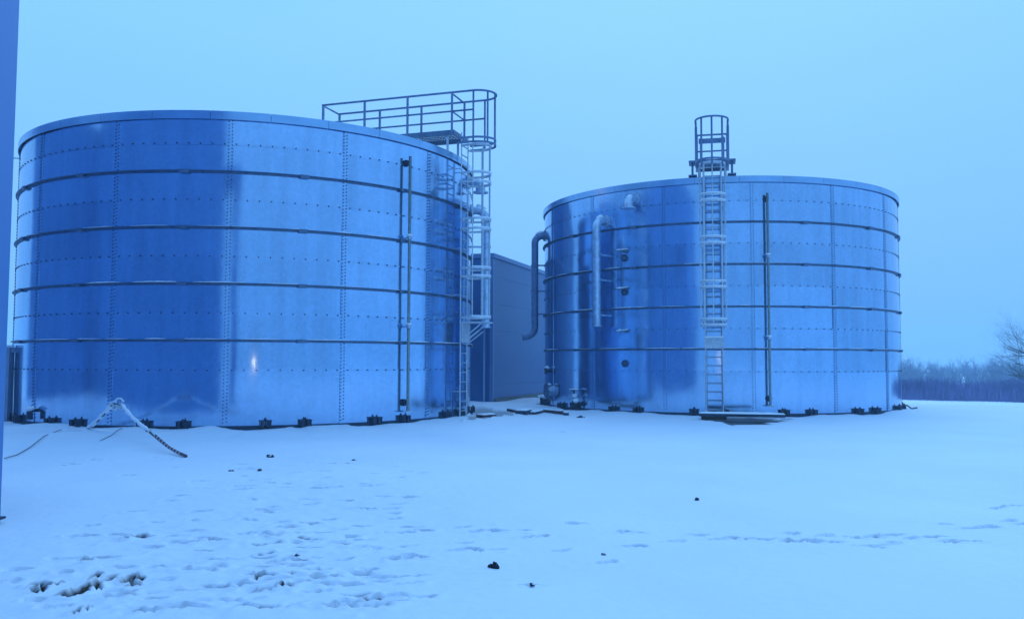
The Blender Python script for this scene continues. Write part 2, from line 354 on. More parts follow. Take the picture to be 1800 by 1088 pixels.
def ring(root, z, seam, seed, snowy):
    g = random.Random(seed); mb = MB()
    for k in range(15):
        a0 = seam+24*k+15.0; a1 = a0+24
        band(mb, [(RT+.012, z-.035), (RT+.020, z-.035), (RT+.020, z+.012), (RT+.075, z+.012), (RT+.075, z+.022), (RT+.012, z+.022)], a0+.25, a1-.25, 24)
        q = a1; M = Matrix.Rotation(R(q), 3, 'Z')
        mb.box(P(RT+.045, q, z-.006), (.09, .20, .075), m=M)
        for s in (-.06, .06): mb.tube([P(RT+.05, q, z)+et(q)*s, P(RT+.05, q, z)+et(q)*(s*2.2)], .016, 6)
    o = auto(mb.build('stiffener_ring', M_RING, root), 30)
    mb = MB(); a = -205
    while a < 25:                                                           # snow lying in patches on the ledge
        L = g.uniform(3, 13); full = math.sin(R(a*1.3+seed*40))*.5+g.uniform(-.4, .7)+snowy
        if full > .25:
            n = max(3, int(L*2)); h = g.uniform(.006, .020)
            vs = []; fs = []
            for i in range(n+1):
                e = math.sin(PI*i/n)**.5 if 0 < i < n else 0.0; hh = h*e*(1+g.uniform(-.25, .25))+.004; q = a+L*i/n
                vs += [P(RT+.021, q, z+.023), P(RT+.021, q, z+.023+hh*.7), P(RT+.052, q, z+.023+hh), P(RT+.078, q, z+.023+hh*.5), P(RT+.074, q, z+.0225)]
            for i in range(n):
                for j in range(5):
                    l = (j+1) % 5; fs.append((i*5+j, (i+1)*5+j, (i+1)*5+l, i*5+l))
            fs += [(4, 3, 2, 1, 0), tuple(range(n*5, n*5+5))]
            mb.add(vs, fs)
        a += L+g.uniform(.5, 6)
    mb.build('snow_cap', M_SNOWCAP, o, True)
def roof(root):
    mb = MB(); k = 0
    for i in range(30):
        band(mb, [(RT+.045, 6.715), (RT+.06, 6.70), (RT+.06, 6.885), (RT-.10, 6.905), (RT-.10, 6.89), (RT+.045, 6.87)], i*12+.04, i*12+11.96, 10)
    auto(mb.build('roof_rim', M_RIM, root), 30)
    mb = MB(); n = 96; vs = [P(5.95, i*360/n, 6.88) for i in range(n)]+[(0, 0, 7.05)]
    mb.add(vs, [(i, (i+1) % n, n) for i in range(n)]); mb.build('roof', M_SNOWCAP, root, True)
def base(root, seam, bracket_mesh=[None]):
    mb = MB(); band(mb, [(RT-.02, -.25), (RT+.07, -.25), (RT+.07, .030), (RT+.02, .045), (RT+.016, .09), (RT-.02, .09)], 0, 360, 180)
    auto(mb.build('base_ring', M_DARK, root), 30)
    if bracket_mesh[0] is None:
        mb = MB()                                                           # x outward, y along the wall
        for s in (-1, 1):
            mb.box((.075, s*.075, .10), (.12, .085, .15)); mb.box((.075, s*.14, .095), (.13, .012, .16))
        mb.box((.07, 0, .182), (.15, .33, .014)); mb.tube([(.08, 0, .0), (.08, 0, .25)], .016, 8); mb.disc((.08, 0, .205), (0, 0, 1), .034, .03, 6)
        o = mb.build('anchor_bracket', M_DARK, root); bracket_mesh[0] = o.data; bpy.data.objects.remove(o)
    for k in range(15):
        for d in (8, 16):
            q = (seam+24*k+d+180) % 360-180
            if -175 < q < 8:
                o = bpy.data.objects.new('anchor_bracket', bracket_mesh[0]); C.objects.link(o); o.parent = root
                o.location = P(RT+.015, q, .03); o.rotation_euler.z = R(q); o.scale = (.85, .86, .9)
def arc(c, u, v, r, a0, a1, n): return [c+u*(r*math.cos(R(a0+(a1-a0)*i/n)))+v*(r*math.sin(R(a0+(a1-a0)*i/n))) for i in range(n+1)]
Zv = Vector((0, 0, 1))
def ladder(root, q, ztop, hoops, cage_z0, cage_z1, plate_z, fold):
    e, t = er(q), et(q); r0 = RT+.22; c = P(r0, q, 0)
    mb = MB()
    for s in (-.235, .235):
        mb.bar(c+t*s+Zv*.03, c+t*s+Zv*ztop, .03, .062)
        for z in (.7, 1.95, 3.2, 4.4, 5.6, 6.5): mb.bar(P(RT, q, z)+t*s, c+t*s+Zv*z, .045, .012)
    lad = mb.build('ladder', M_FROST, root)
    z = .2
    while z < ztop-.05:
        mb = MB(); mb.tube([c+t*-.235+Zv*z, c+t*.235+Zv*z], .016, 8); mb.build('rung', M_GALV, lad, True); z += .247
    cr = .36; cc = P(r0+.36, q, 0)
    def hoop_pts(r=cr):
        return [c+t*-.235]+[c+t*-.33+e*.06]+arc(cc, e, t, r, -90, 90, 18)+[c+t*.33+e*.06]+[c+t*.235]
    snow = MB()
    for z in hoops:
        mb = MB(); pts = hoop_pts()
        for a, b in zip(pts, pts[1:]): mb.bar(a+Zv*z, b+Zv*z, .012, .055)
        o = mb.build('cage_hoop', M_FROST, lad)
        snow.tube([p+Zv*(z+.033) for p in pts[2:-2]], .017, 6)
    for a in (-90, -45, 0, 45, 90):
        p = cc+e*(cr-.012)*math.cos(R(a))+t*(cr-.012)*math.sin(R(a))
        mb = MB(); mb.bar(p+Zv*cage_z0, p+Zv*cage_z1, .012, .045) if False else mb.tube([p+Zv*cage_z0, p+Zv*cage_z1], .019, 6)
        mb.build('cage_bar', M_FROST, lad, True)
    snow.build('snow_cap', M_SNOWCAP, lad, True)
    mb = MB(); mb.box(c+e*.05+Zv*plate_z, (.02, .53, .34 if not fold else .52), m=Matrix.Rotation(R(q), 3, 'Z')); mb.build('blocking_plate', M_FROST, lad)
    if fold:                                                                # hinged rest plate under the cage with its struts
        mb = MB(); mb.box(cc+e*-.02+Zv*(cage_z0-.12), (.72, .56, .035), m=Matrix.Rotation(R(q), 3, 'Z'))
        for s in (-.2, .2):
            mb.bar(c+e*.06+t*s+Zv*(cage_z0-.55), cc+e*.22+t*s+Zv*(cage_z0-.13), .03, .03); mb.bar(c+e*.1+t*s+Zv*(cage_z0-.62), cc+e*.1+t*s+Zv*(cage_z0-.35), .05, .02)
        mb.build('rest_plate', M_FROST, lad)
    else:
        mb = MB(); mb.box(c+e*.07+Zv*(plate_z+.15), (.10, .50, .05), m=Matrix.Rotation(R(q), 3, 'Z')); mb.build('snow_cap', M_SNOWCAP, lad)
    return lad
def platform(root, q, r_in, floor_z, posts, gate=False):
    e, t = er(q), et(q); hw = .45; r_out = RT+.10; top = floor_z+1.0; c = lambda r, s, z: e*r+t*s+Zv*z
    M = Matrix.Rotation(R(q), 3, 'Z')
    mb = MB(); L = r_out-r_in
    for s in (-hw, hw): mb.box(c((r_in+r_out)/2, s, floor_z-.06), (L, .05, .13), m=M)
    for r in (r_in+.03, r_out-.03): mb.box(c(r, 0, floor_z-.06), (.05, 2*hw-.06, .13), m=M)
    n = int(L/.09)
    for i in range(1, n): mb.box(c(r_in+L*i/n, 0, floor_z-.02), (.022, 2*hw-.06, .03), m=M)
    for i in range(5): mb.box(c((r_in+r_out)/2, -hw+.15*(i+1), floor_z-.045), (L-.12, .03, .018), m=M)
    fl = mb.build('platform', M_RING, root)
    for r in (r_out-.22, r_out-1.0, r_in+.25):
        for s in (-hw+.08, hw-.08):
            mb = MB(); mb.bar(c(r, s, 6.84), c(r, s, floor_z-.125), .06, .06); mb.box(c(r, s, 6.90), (.16, .16, .014), m=M); mb.build('leg', M_GALV, fl)
    for s in (-hw, hw):
        for i in range(posts):
            r = r_in+.03+(L-.10)*i/(posts-1)
            mb = MB(); mb.bar(c(r, s, floor_z-.12), c(r, s, top-.022), .055, .095); mb.build('railing_post', M_RAIL, fl)
    # top and middle rails run round the ladder head in one loop
    cc = c(RT+.62, 0, 0); loop = [c(r_in, -hw, 0)]+arc(cc, e, t, hw, -90, 90, 18)+[c(r_in, hw, 0)]
    mb = MB(); mb.tube([p+Zv*top for p in loop], .029, 8, closed=True); mb.build('top_rail', M_RAIL, fl, True)
    for s in (-hw, hw):
        mb = MB(); mb.tube([c(r_in, s, floor_z+.5), c(RT+.62, s, floor_z+.5)], .025, 8); mb.build('middle_rail', M_RAIL, fl, True)
    mb = MB(); mb.tube([c(r_in, -hw, floor_z+.5), c(r_in, hw, floor_z+.5)], .025, 8)
    if gate:
        mb.tube([c(r_in+.02, -hw+.05, floor_z+.2), c(r_in+.02, hw-.05, floor_z+.2)], .02, 8); mb.box(c(r_in+.06, 0, floor_z+.80), (.03, 2*hw-.12, .15), m=M)
        for q2 in (-hw+.13, hw-.13): mb.bar(c(r_in+.06, q2, floor_z), c(r_in+.06, q2, floor_z+.9), .06, .10)
    mb.build('end_rail', M_RAIL, fl)
    mb = MB(); mb.tube([c(r_out-.07, -hw, top-.03), c(r_out-.07, hw, top-.03)], .024, 8); mb.tube([c(r_out-.07, -hw, floor_z+.5), c(r_out-.07, hw, floor_z+.5)], .02, 8); mb.build('gate_rail', M_RAIL, fl) if not gate else None
    lowr = arc(cc, e, t, hw, -90, 90, 18)
    for z in ((floor_z-.22, floor_z-.34) if not gate else (floor_z-.18,)):
        mb = MB(); pts = [c(RT+.2, -hw, 0)]+lowr+[c(RT+.2, hw, 0)]
        for a, b in zip(pts, pts[1:]): mb.bar(a+Zv*z, b+Zv*z, .012, .055)
        mb.build('cage_hoop', M_RAIL, fl)
    for a in (-90, -40, 0, 40, 90):
        p = cc+(e*math.cos(R(a))+t*math.sin(R(a)))*(hw-.01)
        mb = MB(); mb.tube([p+Zv*(floor_z-.34), p+Zv*(top-.02)], .028, 6); mb.build('cage_bar', M_RAIL, fl, True)
    if gate:
        for s in (-1, 1):
            mb = MB(); mb.box(c(r_out-.2, s*(hw+.10), floor_z-.05), (.5, .22, .06), m=M); mb.box(c(r_out-.2, s*(hw+.10), 6.93), (.5, .24, .03), m=M)
            for d in (-.15, .12): mb.bar(c(r_out-.2+d, s*(hw+.11), 6.92), c(r_out-.2+d, s*(hw+.11), floor_z-.05), .05, .05)
            mb.build('side_bracket', M_RING, fl)
    return fl
def pipe(root, q, z_top, z_bot, out, foot=False, name='outlet_pipe', M_PIPE=M_PIPE):
    e, t = er(q), et(q); rad = .122; b = .26; mb = MB()
    pts = [P(RT+.01, q, z_top)]+arc(P(RT+out-b, q, z_top-b), e, Zv, b, 90, 0, 10)
    if foot: pts += arc(P(RT+out+.34, q, z_bot+.30), e, Zv, .34, 180, 268, 10)+[P(RT+out+.44, q, z_bot-.045)]
    else: pts += [P(RT+out, q, z_bot)]
    mb.tube(pts, rad, 20); o = auto(mb.build(name, M_PIPE, root), 50)
    mb = MB(); mb.disc(P(RT+.025, q, z_top), e, .19, .03, 24)
    for i in range(8): bolt(mb, P(RT+.04, q, z_top)+t*(.16*math.cos(PI/4*i))+Zv*(.16*math.sin(PI/4*i)), e, .02, .025)
    mb.build('flange', M_PIPE, o)
    d = (pts[-1]-pts[-2]).normalized()
    mb = MB(); mb.disc(pts[-1]-d*.02, d, .155 if not foot else .14, .03, 24); mb.build('flange', M_PIPE, o)
    zs = [z_top-1.05, (z_top+z_bot)/2-.2] + ([z_bot+.35] if not foot else [z_bot+.75])
    for z in zs:
        mb = MB(); mb.disc(P(RT+out, q, z), Zv, rad+.018, .05, 20); mb.bar(P(RT, q, z), P(RT+out-rad, q, z), .05, .05)
        for s in (-1, 1): mb.box(P(RT+out, q, z)+t*s*(rad+.04), (.03, .06, .05), m=Matrix.Rotation(R(q), 3, 'Z'))
        mb.build('pipe_bracket', M_PIPE, o)
    mb = MB(); mb.tube(arc(P(RT+out-b, q, z_top-b), e, Zv, b+rad+.008, 95, 50, 8), [.02, .05, .06, .06, .05, .045, .04, .03, .015], 8); mb.build('snow_cap', M_SNOWCAP, o, True)
    return o
def stub(root, q, z):
    e, t = er(q), et(q); b = .20; out = .36; mb = MB()
    pts = [P(RT+.01, q, z)]+arc(P(RT+out-b, q, z-b), e, Zv, b, 90, 0, 10)+[P(RT+out, q, z-.30)]
    mb.tube(pts, .135, 20); o = auto(mb.build('vent_elbow', M_PIPE, root), 50)
    mb = MB(); mb.disc(P(RT+.03, q, z), e, .20, .04, 24)
    for i in range(8): bolt(mb, P(RT+.05, q, z)+t*(.175*math.cos(PI/4*i))+Zv*(.175*math.sin(PI/4*i)), e, .02, .025)
    mb.build('flange', M_PIPE, o)
    mb = MB(); mb.disc(P(RT+out, q, z-.31), Zv, .21, .035, 24); mb.build('flange', M_PIPE, o)
def gauge(root, q, z0, z1, mids):
    e, t = er(q), et(q); r = RT+.16; mb = MB(); mb.tube([P(r, q, z0), P(r, q, z1)], .036, 10); o = mb.build('level_gauge_pipe', M_BRASS, root, True)
    for z in (z1-.15, z0+.2):
        mb = MB(); mb.tube([P(RT, q, z), P(r, q, z)], .03, 8); mb.disc(P(RT+.07, q, z), e, .065, .05, 12); mb.disc(P(RT+.03, q, z), e, .085, .025, 12); mb.build('valve', M_DARK, o)
    for z in mids:
        mb = MB(); mb.disc(P(r, q, z), Zv, .062, .08, 12); mb.tube([P(RT, q, z), P(r, q, z)], .018, 8); cl = mb.build('coupling', M_GALV, o)
        mb = MB(); mb.blob(P(r, q, z+.055), (.075, .075, .035), int(z*10)); mb.build('snow_cap', M_SNOWCAP, o, True)
    mb = MB(); mb.box(P(r, q, z0-.01), (.1, .2, .03), m=Matrix.Rotation(R(q), 3, 'Z')); mb.build('foot_bracket', M_FROST, o)

def tank(name, loc, seam, label, seed):
    root = empty(name, loc, label, 'storage tank', 'round bolted steel tanks')
    shell(root, seam, seed)
    for k in range(15):
        q = (seam+24*k+180) % 360-180
        if -178 < q < 12: vertical_seam(root, q)
    for k in range(1, 6): horizontal_seam(root, Z0+ROW*k, seam)
    for k in range(4): ring(root, 1.915+1.2157*k, seam, seed*10+k, (.55, .1, -.25, -.5)[k])
    roof(root); base(root, seam)
    return root

tl = tank('bolted_steel_tank', TL, -80.0, 'nearer round galvanised tank carrying the long railed platform on its roof', 3)
ladder(tl, -18, 7.45, (2.60, 3.66, 3.88, 4.90, 5.16, 6.12, 6.36, 7.08), 2.60, 7.1, 2.22, True)
platform(tl, -18, 2.2, 7.47, 4)
pipe(tl, 0.5, 5.78, 2.42, .43)
stub(tl, -8, 6.42)
gauge(tl, -40, .30, 6.38, (4.42, 2.30))
tr = tank('bolted_steel_tank', TR, -92.8, 'farther round galvanised tank with a caged ladder running down its front', 5)
ladder(tr, -103.3, 7.3, (2.56, 2.72, 3.62, 3.78, 4.85, 5.02, 6.05, 6.23, 7.1), 2.56, 7.1, 2.10, False)
platform(tr, -103.3, 5.0, 7.38, 2, True)
pipe(tr, -135.6, 5.84, 2.60, .45)
pipe(tr, 181, 5.98, 2.45, .36, True, M_PIPE=M_RAIL)
stub(tr, -125.7, 6.40)
gauge(tr, -89, .32, 6.36, (4.55, 2.22))
def cover(root, q, z, r=.11):
    mb = MB(); mb.disc(P(RT+.02, q, z), er(q), r, .04, 20); o = mb.build('port_cover', M_RING, root)
    mb = MB()
    for i in range(6): bolt(mb, P(RT+.04, q, z)+et(q)*(r*.75*math.cos(PI/3*i))+Zv*(r*.75*math.sin(PI/3*i)), er(q), .026, .03)
    mb.build('bolt_rows', M_DARK, o)
for z in (4.66, 3.63, 1.49): cover(tr, -128.9, z)
for z in (4.9, 3.75, 2.48):                                                 # snowy bracket arms above the ports
    mb = MB(); p = P(RT, -129, z); e, t = er(-129), et(-129)
    mb.bar(p+t*.16, p+e*.34+t*-.10-Zv*.05, .035, .035); mb.bar(p-t*.16, p+e*.34+t*-.10-Zv*.05, .035, .035); mb.bar(p+t*-.12, p+t*.12, .04, .05)
    o = mb.build('bracket_arm', M_RING, tr)
    mb = MB(); mb.tube([p+t*.14+e*.04+Zv*.03, p+e*.33+t*-.09-Zv*.025], [.012, .018], 6); mb.tube([p-t*.14+e*.04+Zv*.03, p+e*.33+t*-.10-Zv*.025], [.018, .012], 6); mb.build('snow_cap', M_SNOWCAP, o, True)
mb = MB(); q = -164.8; mb.tube([P(RT, q, .58), P(RT+.22, q, .58)], .17, 20); o = mb.build('drain_nozzle', M_GALV, tr); auto(o)
mb = MB(); mb.disc(P(RT+.23, q, .58), er(q), .25, .04, 24)
for i in range(10): bolt(mb, P(RT+.25, q, .58)+et(q)*(.21*math.cos(PI/5*i))+Zv*(.21*math.sin(PI/5*i)), er(q), .02, .025)
mb.build('flange', M_RING, o)
mb = MB(); mb.blob(P(RT+.13, q, .77), (.09, .12, .04), 4); mb.build('snow_cap', M_SNOWCAP, o, True)
mb = MB(); q = -167.5; mb.tube([P(RT, q, 1.22), P(RT+.16, q, 1.22)], .06, 12); mb.disc(P(RT+.17, q, 1.22), er(q), .11, .03, 16); mb.tube([P(RT+.08, q, 1.22), P(RT+.08, q, 1.40)], .02, 8); o = mb.build('drain_nozzle', M_DARK, tr)
mb = MB(); mb.blob(P(RT+.12, q, 1.34), (.08, .08, .05), 5); mb.build('snow_cap', M_SNOWCAP, o, True)
mb = MB(); q = -147.2; p = P(RT+.2, q, .30); mb.tube([P(RT, q, .22), P(RT+.34, q, .22)], .055, 12); mb.tube([p+Zv*-.3, p+Zv*.34], .03, 10); mb.disc(P(RT+.2, q, .22), er(q), .10, .06, 14); mb.disc(p+Zv*.34, Zv, .13, .022, 16)
o = mb.build('drain_valve', M_DARK, tr); auto(o)
mb = MB(); mb.blob(p+Zv*.37, (.14, .13, .03), 6); mb.blob(p+Vector((.02, -.06, .18)), (.09, .07, .06), 7); mb.blob(p+Vector((.05, -.08, .03)), (.10, .08, .07), 8); mb.build('snow_cap', M_SNOWCAP, o, True)
# inlet duct and its valve at the far side of the nearer tank
q = -143.5; e, t = er(q), et(q); mb = MB()
mb.bar(P(RT+.16, q, -.1), P(RT+.16, q, 1.78), .22, .22); mb.bar(P(RT, q, 1.72), P(RT+.25, q, 1.72), .2, .12)
o = mb.build('inlet_duct', M_TANKBOX, tl)
mb = MB(); mb.box(P(RT+.16, q, 1.81), (.27, .25, .05), m=Matrix.Rotation(R(q), 3, 'Z')); mb.build('snow_cap', M_SNOWCAP, o)
mb = MB(); p = P(RT+.32, q-2, 1.2); mb.tube([p-Zv*1.25, p+Zv*.35], .035, 10); mb.disc(p+Zv*.3, Zv, .09, .04, 14); mb.disc(p+Zv*.05, Zv, .07, .12, 14); mb.disc(p-Zv*.2, Zv, .09, .04, 14); mb.build('valve', M_GALV, o)
mb = MB(); mb.blob(p+Zv*.38, (.1, .1, .08), 11); mb.blob(p+Zv*.16, (.08, .1, .16), 12); mb.blob(p-Zv*.13, (.09, .08, .06), 13); mb.build('snow_cap', M_SNOWCAP, o, True)
mb = MB(); q = -126.5; mb.tube([P(RT, q, .35), P(RT+.16, q, .35)], .04, 10); mb.box(P(RT+.15, q, .24), (.1, .1, .18), m=Matrix.Rotation(R(q), 3, 'Z')); o = mb.build('drain_valve', M_DARK, tl)
mb = MB(); mb.blob(P(RT+.14, q, .39), (.11, .11, .05), 15); mb.build('snow_cap', M_SNOWCAP, o, True)
mb = MB(); mb.bar(P(RT+.03, -163, 6.81), P(RT+.4, -163, 6.81), .03, .02); mb.build('rim_bracket', M_RING, tl)

# ------------------------------------------------------------------ buildings
def clad(mb, a, b, z0, z1, step, thick, inward):   # wall of stacked horizontal sandwich panels with 12 mm joints
    a, b = Vector((*a, 0)), Vector((*b, 0)); d = (b-a); L = d.length; M = Matrix.Rotation(math.atan2(d.y, d.x), 3, 'Z'); nrm = M@Vector((0, inward, 0))
    z = z0
    while z < z1-.02:
        h = min(step, z1-z); mb.box((a+b)/2+nrm*thick/2+Zv*(z+h/2), (L, thick, h-.005), m=M)
        z += step
    mb.box((a+b)/2+nrm*(thick/2+.03)+Zv*((z0+z1)/2), (L-.02, thick-.02, z1-z0-.01), m=M)
cx, cy = -6.04, 10.5; cx = -6.35; HZ = 11.4; HW = 46.0; HB = -1.2
hall = empty('metal_hall', (cx, cy, 0), 'tall blue grey metal clad hall beside and behind the viewer, left of the square column', 'building')
def hv(p): return (p[0]-cx, p[1]-cy)
mb = MB(); clad(mb, hv((cx, HB)), hv((cx, cy-.14)), -.3, HZ, 1.15, .12, 1); mb.build('side_wall', M_HALL, hall)
mb = MB(); clad(mb, hv((cx-.14, cy)), hv((cx-HW, cy)), -.3, HZ, 1.15, .12, 1); mb.build('front_wall', M_HALL, hall)
mb = MB(); clad(mb, hv((cx-HW, HB)), hv((cx-.14, HB)), -.3, HZ, 1.15, .12, 1); clad(mb, hv((cx-HW, cy-.14)), hv((cx-HW, HB+.14)), -.3, HZ, 1.15, .12, 1); mb.build('rear_wall', M_HALL, hall)
for (x, y) in ((cx, cy), (cx, HB)):
    mb = MB(); s = 1 if y == cy else -1
    mb.box((x-cx-.07, y-cy+s*.003-s*.07, HZ/2-.15), (.16, .16, HZ+.3)); mb.build('corner_trim', M_TRIM, hall)
mb = MB(); clad(mb, (-20.0, .12), (-20.0, 16.0), -.3, HZ, 1.15, .12, 1); mb.build('wing_wall', M_HALL, hall)
mb = MB(); clad(mb, (-20.12, 16.0), (-HW, 16.0), -.3, HZ, 1.15, .12, 1); mb.build('wing_wall', M_HALL, hall)
mb = MB(); mb.box((-(HW+20)/2, 8.1, HZ+.06), (HW-20+.16, 16, .12)); mb.build('wing_roof', M_TRIM, hall)
for d in (-.9, .9):                                                         # lit floodlights on the wing roof, mirrored in the farther tank's rim
    mb = MB(); mb.tube([(-20.3, 15.2+d, HZ+.1), (-20.3, 15.2+d, 13.2)], .04, 8); mb.box((-20.2, 15.2+d, 13.35), (.14, .36, .28)); lp = mb.build('roof_floodlight', M_DARK, hall)
    mb = MB(); mb.box((-20.127, 15.2+d, 13.35), (.008, .28, .22)); mb.build('lamp_lens', LAMP, lp)
mb = MB(); mb.box((-HW/2, (HB-cy)/2, HZ+.06), (HW+.16, cy-HB+.16, .12)); mb.box((-HW/2, (HB-cy)/2, HZ+.16), (HW-.2, cy-HB-.2, .08)); mb.build('roof', M_TRIM, hall)

k = dep(20.5, 400, 8.2); CW = .50
co = empty('square_column', (k.x-CW/2, 8.2-CW/2, 0), 'blue grey square column cutting off the left edge of the picture', 'column')
mb = MB(); mb.box((0, 0, 3.5), (CW, CW, 7.4)); o = mb.build('shaft', M_COLUMN, co)
bv = o.modifiers.new('bevel', 'BEVEL'); bv.width = .012; bv.segments = 2
mb = MB(); mb.box((0, 0, 5.05), (CW+.006, CW+.006, .012)); mb.build('joint', M_COLUMN, co)
mb = MB(); mb.box((0, 0, .02), (CW+.06, CW+.06, .02)); mb.build('base_plate', M_DARK, co)
mb = MB(); mb.box((-.9, .9, 7.32), (2.3, 3.4, .24)); mb.build('canopy', M_TRIM, co)

A = Vector((-.70, 31.7)); B = Vector((1.319, 37.8)); dirw = (B-A).normalized(); nl = Vector((-dirw.y, dirw.x))
pb = empty('panel_building', (A.x, A.y, 0), 'low grey panel building standing behind the gap between the two tanks', 'building')
E1 = dirw*26; E2 = nl*22
mb = MB(); clad(mb, dirw*.12, E1, -.4, 5.28, 1.0, .1, 1); mb.build('side_wall', M_PANEL, pb)
mb = MB(); clad(mb, E2, nl*.12, -.4, 5.28, 1.0, .1, 1); mb.build('front_wall', M_PANEL, pb)
mb = MB(); clad(mb, E1, E1+E2, -.4, 5.28, 1.0, .1, 1); clad(mb, E1+E2, E2, -.4, 5.28, 1.0, .1, 1); mb.build('rear_wall', M_PANEL, pb)
U0 = nl*3.6+dirw*.1; U1 = nl*21.9+dirw*.1  # added upper storey, unseen, blocks bright sky in the farther tank's reflection
mb = MB(); clad(mb, U1, U0, 5.45, 8.6, 1.0, .1, 1); clad(mb, U0, U0+dirw*3.9, 5.45, 8.6, 1.0, .1, 1); clad(mb, U0+dirw*3.9, U1+dirw*3.9, 5.45, 8.6, 1.0, .1, 1); clad(mb, U1+dirw*3.9, U1, 5.45, 8.6, 1.0, .1, 1); mb.build('added_upper_wall', M_PANEL, pb)
rzb = math.atan2(dirw.y, dirw.x); Mb = Matrix.Rotation(rzb, 3, 'Z')
mb = MB(); c2 = (E1+E2)/2; mb.box((c2.x, c2.y, 5.36), (26.12, 22.12, .16), m=Mb); mb.build('roof', M_PTRIM, pb)
mb = MB(); c2 = nl*12.75+dirw*2.05; mb.box((c2.x, c2.y, 8.68), (4.2, 18.4, .14), m=Mb); mb.build('added_upper_roof', M_PTRIM, pb)  # lid of the unseen added storey
mb = MB(); c2 = dirw*.055+nl*.055; mb.box((c2.x, c2.y, 2.44), (.13, .13, 5.66), m=Mb); mb.build('corner_trim', M_PTRIM, pb)
mb = MB(); c2 = nl*.30-dirw*.07; mb.tube([(c2.x, c2.y, -.2), (c2.x, c2.y, 5.2)], .05, 12); mb.build('downpipe', M_PTRIM, pb, True)
mb = MB(); c2 = dirw*13-nl*.03; mb.box((c2.x, c2.y, -.15), (25.7, .08, .5), m=Mb); mb.build('plinth', M_CONC, pb)

cb = empty('steel_cabinet', (-14.25, 24.2, 0), 'low pale blue cabinet with snow on its lid left of the nearer tank', 'cabinet')
mb = MB(); mb.box((0, 0, .72), (.9, .6, 1.32)); mb.box((0, 0, 1.40), (.98, .68, .04)); mb.build('housing', M_TANKBOX, cb)
mb = MB(); mb.box((0, -.31, .74), (.78, .02, 1.18)); d = mb.build('door', M_TANKBOX, cb); mb = MB(); mb.box((.3, -.335, .8), (.03, .03, .14)); mb.build('handle', M_DARK, d)
mb = MB(); mb.box((0, 0, .03), (.96, .64, .16)); mb.build('plinth', M_DARK, cb)
mb = MB(); mb.blob((0, 0, 1.43), (.5, .36, .09), 3, .1, 16, 8); mb.build('snow_cap', M_SNOWCAP, cb, True)

# ------------------------------------------------------------------ small things in the snow
def clod(x, y, w, h, label, seed, group='dark clods lying on the snow'):
    p = on(x, y); a = w/2*p.y/F; hh = h*p.y/F
    mb = MB(); g = random.Random(seed)
    for i in range(3): mb.blob(p+Vector((g.uniform(-.5, .5)*a, g.uniform(-.4, .4)*a, hh*.2)), (a*g.uniform(.5, .8), a*g.uniform(.4, .7), hh*g.uniform(.3, .55)), seed+i, .55, 14, 8)
    r = mb.build('soil_clod', M_CLOD, None); tag(r, label, 'clod', group)
    mb = MB(); mb.blob(p+Vector((a*.2, -a*.05, hh*.42)), (a*.55, a*.45, hh*.26), seed+9, .4, 10, 6); mb.build('snow_cap', M_SNOWCAP, r, True)
clod(475, 807, 13, 6, 'dark clod farthest back of the three clods right of the striped tape', 1)
clod(455, 831, 9, 4, 'small dark clod just below and left of the farthest one', 2)
clod(406, 832, 8, 3, 'tiny flat clod right of the end of the striped tape', 3)
clod(523, 972, 9, 8, 'small round black clod in the middle of the trampled snow', 4)
clod(866, 1001, 20, 11, 'largest lone clod, partly snow covered, in clean snow near the bottom centre', 5)
clod(1061, 977, 9, 4, 'small pointed clod right of the largest one, close to the tracks', 6)
clod(1226, 884, 10, 6, 'lone small clod in untouched snow in front of the tank with the front ladder', 7)
clod(936, 1047, 12, 5, 'half buried clod lowest in the picture right of centre', 8)
clod(623, 813, 8, 3, 'thin dark clod in front of the gauge pipe of the nearer tank', 9)
clod(1022, 733, 14, 4, 'dark broken lump at the right end of the row of scrap between the tanks', 10)

def plank(a, b, w, h, m, label, cat='board', snow=True, lift=.0, name='scrap_board'):
    d = b-a; d.z = 0; L = d.length; c = (a+b)/2; rz = math.atan2(d.y, d.x)
    mb = MB(); M = Matrix.Rotation(rz, 3, 'Z')@Matrix.Rotation(R(2), 3, 'X')
    mb.box(c+Zv*(h/2+lift), (L, w, h), m=M)
    mb.box(c+Zv*(h/2+lift+.004)+M@Vector((L*.18, .01, 0)), (L*.55, w*1.03, h*.8), m=M)
    o = mb.build(name, m); tag(o, label, cat)
    if snow:
        mb = MB(); n = 12; M2 = Matrix.Rotation(rz, 3, 'Z'); vs = []; fs = []
        for i in range(n+1):
            u = -L/2+L*i/n; hh = (.02+.02*abs(math.sin(i*1.7)))*(0.2 if i in (0, n) else 1)
            for v, k2 in ((-w*.5, 0), (-w*.42, .8), (0, 1), (w*.42, .8), (w*.5, 0)): vs.append(c+M2@Vector((u, v, 0))+Zv*(h+lift+.004+hh*k2))
        for i in range(n):
            for j in range(4): fs.append((i*5+j, (i+1)*5+j, (i+1)*5+j+1, i*5+j+1))
        mb.add(vs, fs); mb.build('snow_cap', M_SNOWCAP, o, True)
    return o
plank(on(843, 734), on(867, 732.5), .25, .07, M_RUST, 'reddish board at the front of the bare wet patch beside the nearer ladder')
plank(on(897, 722.5), on(923, 728), .22, .07, M_RUST, 'long dark red board along the back edge of the bare wet patch')
plank(on(915, 730), on(926, 727), .3, .10, M_DARK, 'short black block end-on at the tip of the long red board')
plank(on(931, 728), on(947, 724.5), .3, .05, M_DARK, 'flat dark board with snow on it in the middle between the two tanks')
plank(on(957, 724), on(990, 727), .16, .08, M_RUST, 'thin straight plank half under snow near the foot of the farther tank')
plank(on(990, 728), on(999, 728), .3, .07, M_DARK, 'stubby dark piece at the right end of the thin straight plank')
s0 = gnd(1229, 735); s1 = gnd(1379, 737.5)
